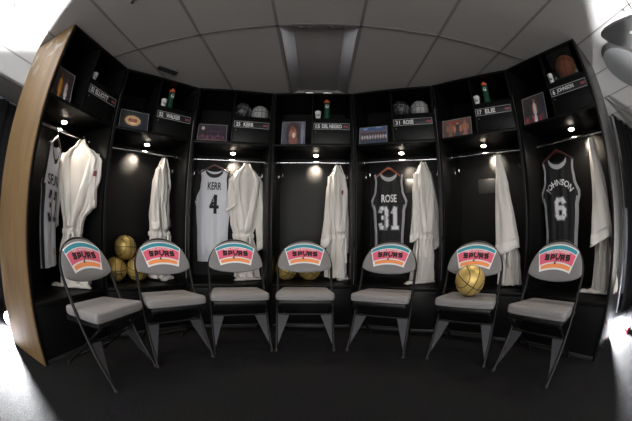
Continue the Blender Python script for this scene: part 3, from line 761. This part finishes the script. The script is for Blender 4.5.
    digits('RS', .094, .044, lambda x, z: surf(x+.071, .769+z-.35*x*x, .003), None, None, None, .0135, mb=q)
    # the U drawn as a spur: yoke, shank and rowel
    def sp(x, z): return surf(x, .770+z, .0034)
    yoke = []
    for k in range(13):
        a = PI+PI*k/12; yoke.append((.017*cos(a)+.003, .015*sin(a)+.004))
    yoke = [(-.012, .026)]+yoke+[(.024, .026)]
    for (xa, za), (xb, zb) in zip(yoke, yoke[1:]):
        dx, dz = xb-xa, zb-za; l = (dx*dx+dz*dz)**.5; nx_, nz_ = -dz/l*.0062, dx/l*.0062
        q.add([sp(xa+nx_, za+nz_), sp(xb+nx_, zb+nz_), sp(xb-nx_, zb-nz_), sp(xa-nx_, za-nz_)], [(0, 1, 2, 3)])
    q.add([sp(.002, -.008), sp(.006, -.012), sp(-.010, -.034), sp(-.015, -.033)], [(0, 1, 2, 3)])
    star = [(-.014+(.013 if k % 2 == 0 else .005)*cos(k*PI/8), -.038+(.013 if k % 2 == 0 else .005)*sin(k*PI/8)) for k in range(16)]
    q.add([sp(-.014, -.038)]+[sp(*p) for p in star], [(0, 1+k, 1+(k+1) % 16) for k in range(16)])
    q.build('lettering', 'black', bk, smooth=False)
    return t
feet = [((-1.166, 1.152), rd(85)), ((-1.1014, 1.6145), rd(48.1)), ((-.7949, 2.0223), rd(21.7)), ((-.3251, 2.202), rd(3.3)), ((.2492, 2.224), rd(-26.2)), ((.8439, 1.9424), rd(-42.1)), ((1.2265, 1.5368), rd(-67.8))]
clab = ['grey padded folding chair at the left end, turned sideways beside the plywood-ended locker',
        'grey padded folding chair in front of the gold basketball pyramid',
        'grey padded folding chair in front of the white jersey numbered 4',
        'grey padded folding chair in the middle of the row, facing straight on',
        'grey padded folding chair in front of the black jersey numbered 31',
        'grey padded folding chair with a gold basketball on its seat',
        'grey padded folding chair at the right end, in front of the black jersey numbered 6']
ch = chair0()
cws = []
for k, ((x, y), a) in enumerate(feet):
    cxx, cyy = x+.236*cos(a), y+.236*sin(a)
    if k == 0: ch.location = (cxx, cyy, 0); ch.rotation_euler = (0, 0, a); ch['label'] = clab[0]
    else: dup(ch, (cxx, cyy, 0), a, clab[k])
    cws.append((cxx, cyy, a))
x, y, a = cws[5]
dup(g2, (x-.20*sin(a)+.0*cos(a), y+.20*cos(a), .493+rb), (.35, .5, a+.6), 'gold basketball resting on the seat of a folding chair')

# ------------------------------------------------------------------ drapes, flashes and clutter at the two ends
def drape(name, p0, p1, h, label, seed, bot=0.):
    t = thing(name, (p0[0], p0[1], 0), math.atan2(p1[1]-p0[1], p1[0]-p0[0]), label, 'drape')
    L = math.hypot(p1[0]-p0[0], p1[1]-p0[1]); rn = random.Random(seed); a0 = rn.uniform(0, 6)
    q = MB(); q.grid(lambda a, b: (a*L+bot*(1-b)**3*(1-a), .018*sin(a*L*26+a0)+.01*sin(a*L*61), .012+b*(h-.02)), int(L*60), 12); q.build('cloth', 'drape', t, solid=.004)
    q = MB(); q.tube([(-.0, 0, h), (L, 0, h)], .016, 10); q.build('rail', 'poleg', t)
    for xx in (.02, L-.02):
        q = MB(); q.tube([(xx, .05, 0), (xx, .05, h)], .018, 10); q.lathe([(.16, 0), (.16, .008), (.02, .012)], 24, (xx, .05+.0, 0)); q.build('post', 'poleg', t)
drape('drape_partition', (-3.24, 1.7), (-3.12, -.6), 2.2, 'black cloth partition standing left of the plywood-ended locker', 4)
drape('drape_partition', (3.285, 1.575), (4.7, 1.66), 2.2, 'black cloth partition standing right of the right end locker', 5, bot=.04)

def flash(loc, n, label, tgt_tilt, energy, lens=True):
    az = math.atan2(n[1], n[0])+PI/2     # local -y looks along n
    t = thing('flash_unit', (loc[0], loc[1], 0), az, label, 'flash')
    z = loc[2]
    q = MB(); q.tube([(0, .07, 0), (0, .07, z-.02)], .008, 8); q.lathe([(.05, 0), (.05, .008), (.01, .012)], 20, (0, .07, 0)); q.build('stand', 'poleg', t)
    mt = Matrix.Translation((0, .03, z)) @ Matrix.Rotation(PI/2, 4, 'X')
    q = MB(); q.lathe([(.03, -.10), (.03, -.02), (.066, .0), (.069, .02), (.067, .02)], 28, mtx=mt); q.build('lamp_head', 'poleg', t)
    q = MB(); q.lathe([(.066, .021), (.058, .032), (.03, .040)], 28, mtx=mt); q.build('lens', 'flashlens', t)
    v = Vector((*tgt_tilt,)).normalized()
    for kind, e in (('SPOT', energy), ('POINT', energy*.07)):
        ld = bpy.data.lights.new('flash_lamp', kind); ld.energy = e; ld.shadow_soft_size = .03; ld.color = (.96, .98, 1.)
        if kind == 'SPOT': ld.spot_size = rd(176); ld.spot_blend = .22
        lo = bpy.data.objects.new('flash_lamp', ld); C.objects.link(lo)
        lo.location = (loc[0]+n[0]*.06, loc[1]+n[1]*.06, z); lo.rotation_euler = v.to_track_quat('-Z', 'Y').to_euler()
    return t
flash((-2.755, 1.225, .085), (.75, -.66), 'glaring flash lamp low on the floor beside the plywood panel', (.68, -.73, -.02), 3000)
flash((2.91, 1.60, .16), (-.60, -.80), 'low flash lamp behind the right end locker', (-.05, -1, -.20), 1250)
rb_ = thing('reflector_board', (3.5, 1.74, 0), rd(-8), 'white board standing in the gap beside the right end locker', 'board')
q = MB(); q.box(-.02, .75, .30, .31, .06, 1.2, .002); q.build('panel', 'board', rb_)
for xx in (0, .6):
    q = MB(); q.box(xx, xx+.05, .22, .38, 0, .06, .004); q.build('foot', 'poleg', rb_)
# grey panel under the ceiling on the right and added grey oval beside it
def blob(cx_, cy_, pts, z0, z1, name, m, label, cat):
    t = thing(name, (cx_, cy_, z0), 0, label, cat)
    n = len(pts); q = MB(); q.add([(p[0]-cx_, p[1]-cy_, 0) for p in pts]+[(p[0]-cx_, p[1]-cy_, z1-z0) for p in pts], [tuple(range(n))[::-1], tuple(range(n, 2*n))]+[(k, (k+1) % n, n+(k+1) % n, n+k) for k in range(n)])
    q.build('panel', m, t, smooth=False); return t
k_ = .68
hp = blob(2.1*k_, .5*k_, [(a*k_, b*k_) for a, b in [(1.86, .72), (1.83, .69), (1.812, .63), (1.822, .53), (1.85, .43), (1.90, .30), (2.02, .10), (2.2, -.05), (2.5, -.05), (2.6, .15), (2.45, .44), (2.216, .591), (2.069, .677), (1.95, .716)]], 1.816, 1.828, 'hanging_panel', 'canopy', 'dark grey leaf-shaped panel hanging on thin rods at the top right corner', 'panel')
q = MB(); q.tube([(.12, -.22, .011), (.12, -.22, H-1.816-.0045)], .004, 8); q.build('hanging_rod', 'poleg', hp)
q = MB(); q.tube([(.26, -.06, .011), (.26, -.06, H-1.816-.0045)], .004, 8); q.build('hanging_rod', 'poleg', hp)
q = MB(); q.lathe([(.012, -.003), (.012, .0)], 16, (2.015*k_-2.1*k_, .466*k_-.5*k_, 0)); q.build('hole_disc', 'white', hp)  # white disc in place of a bright hole through the panel
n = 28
blob(2.95, .93, [(2.95+.575*cos(2*PI*k/n), .93+.235*sin(2*PI*k/n)) for k in range(n)], 2.405, 2.455, 'grey_patch_oval', 'patch_oval', 'grey oval stand-in for a grey ceiling patch above the right black partition', 'stand-in')  # added oval slab, stands in for a grey patch on the ceiling
v = thing('air_vent', (-1.42, 2.10, 2.44), rd(55), 'small dark vent on the ceiling above the basketball pyramid locker', 'vent')
q = MB(); q.box(-.11, .11, -.028, .028, 0, .016, .004); q.build('vent_frame', 'vent', v)
q = MB()
for k in range(4): q.box(-.1, .1, -.021+.012*k, -.017+.012*k, -.003, .001)
q.build('vent_slats', 'poleg', v, smooth=False)
v = thing('sprinkler_head', (-1.21, 1.07, H-.045), 0, 'small sprinkler head at the top of the picture on the left', 'sprinkler')
q = MB(); q.lathe([(.03, .038), (.03, .043)], 20); q.build('escutcheon', 'dull', v)
q = MB(); q.lathe([(.006, .0), (.006, .038)], 10); q.lathe([(.014, -.002), (.014, .0)], 14); q.build('deflector', 'poleg', v)
# small clutter on the floor by the right partition and by the left flash
v = thing('cable_box', (2.86, 1.19, 0), .3, 'small black connector box on the bright floor at right', 'box')
q = MB(); q.box(-.06, .06, -.035, .035, 0, .05, .006); q.build('case', 'black', v)
q = MB(); q.tube([(.03, 0, .05), (.05, 0, .10), (.02, 0, .15), (-.03, 0, .17)], .004, 8); q.build('lead', 'poleg', v)
v = thing('floor_marker', (2.77, 1.16, 0), 0, 'small red marker standing on the bright floor at right', 'marker')
q = MB(); q.lathe([(.018, 0), (.018, .004), (.010, .01), (.012, .04), (.006, .05)], 16); q.build('cone', 'red', v)
v = thing('floor_marker', (-2.63, 1.00, 0), 0, 'small red marker on the floor below the flash lamp at left', 'marker')
q = MB(); q.lathe([(.02, 0), (.02, .004), (.012, .01), (.012, .04), (.006, .05)], 16); q.build('cone', 'red', v)

# ------------------------------------------------------------------ light
def area(loc, rot, sx, sy, e, col=(1, .985, .97)):
    ld = bpy.data.lights.new('fill_lamp', 'AREA'); ld.shape = 'RECTANGLE'; ld.size = sx; ld.size_y = sy; ld.energy = e; ld.color = col  # unseen fill lights added behind the camera, no fixtures there
    o = bpy.data.objects.new('fill_lamp', ld); C.objects.link(o); o.location = loc; o.rotation_euler = rot; return o
area((-1.2, -2.2, H-.02), (rd(12), 0, 0), .6, 1.2, 20)
area((1.2, -2.2, H-.02), (rd(12), 0, 0), .6, 1.2, 20)
area((0, Y0+.02, 1.35), (rd(90), 0, 0), 3.6, 1.6, 96)
wd = bpy.data.worlds.new('world'); SC.world = wd; wd.use_nodes = True
wd.node_tree.nodes['Background'].inputs['Color'].default_value = (.9, .92, 1, 1)
wd.node_tree.nodes['Background'].inputs['Strength'].default_value = .05
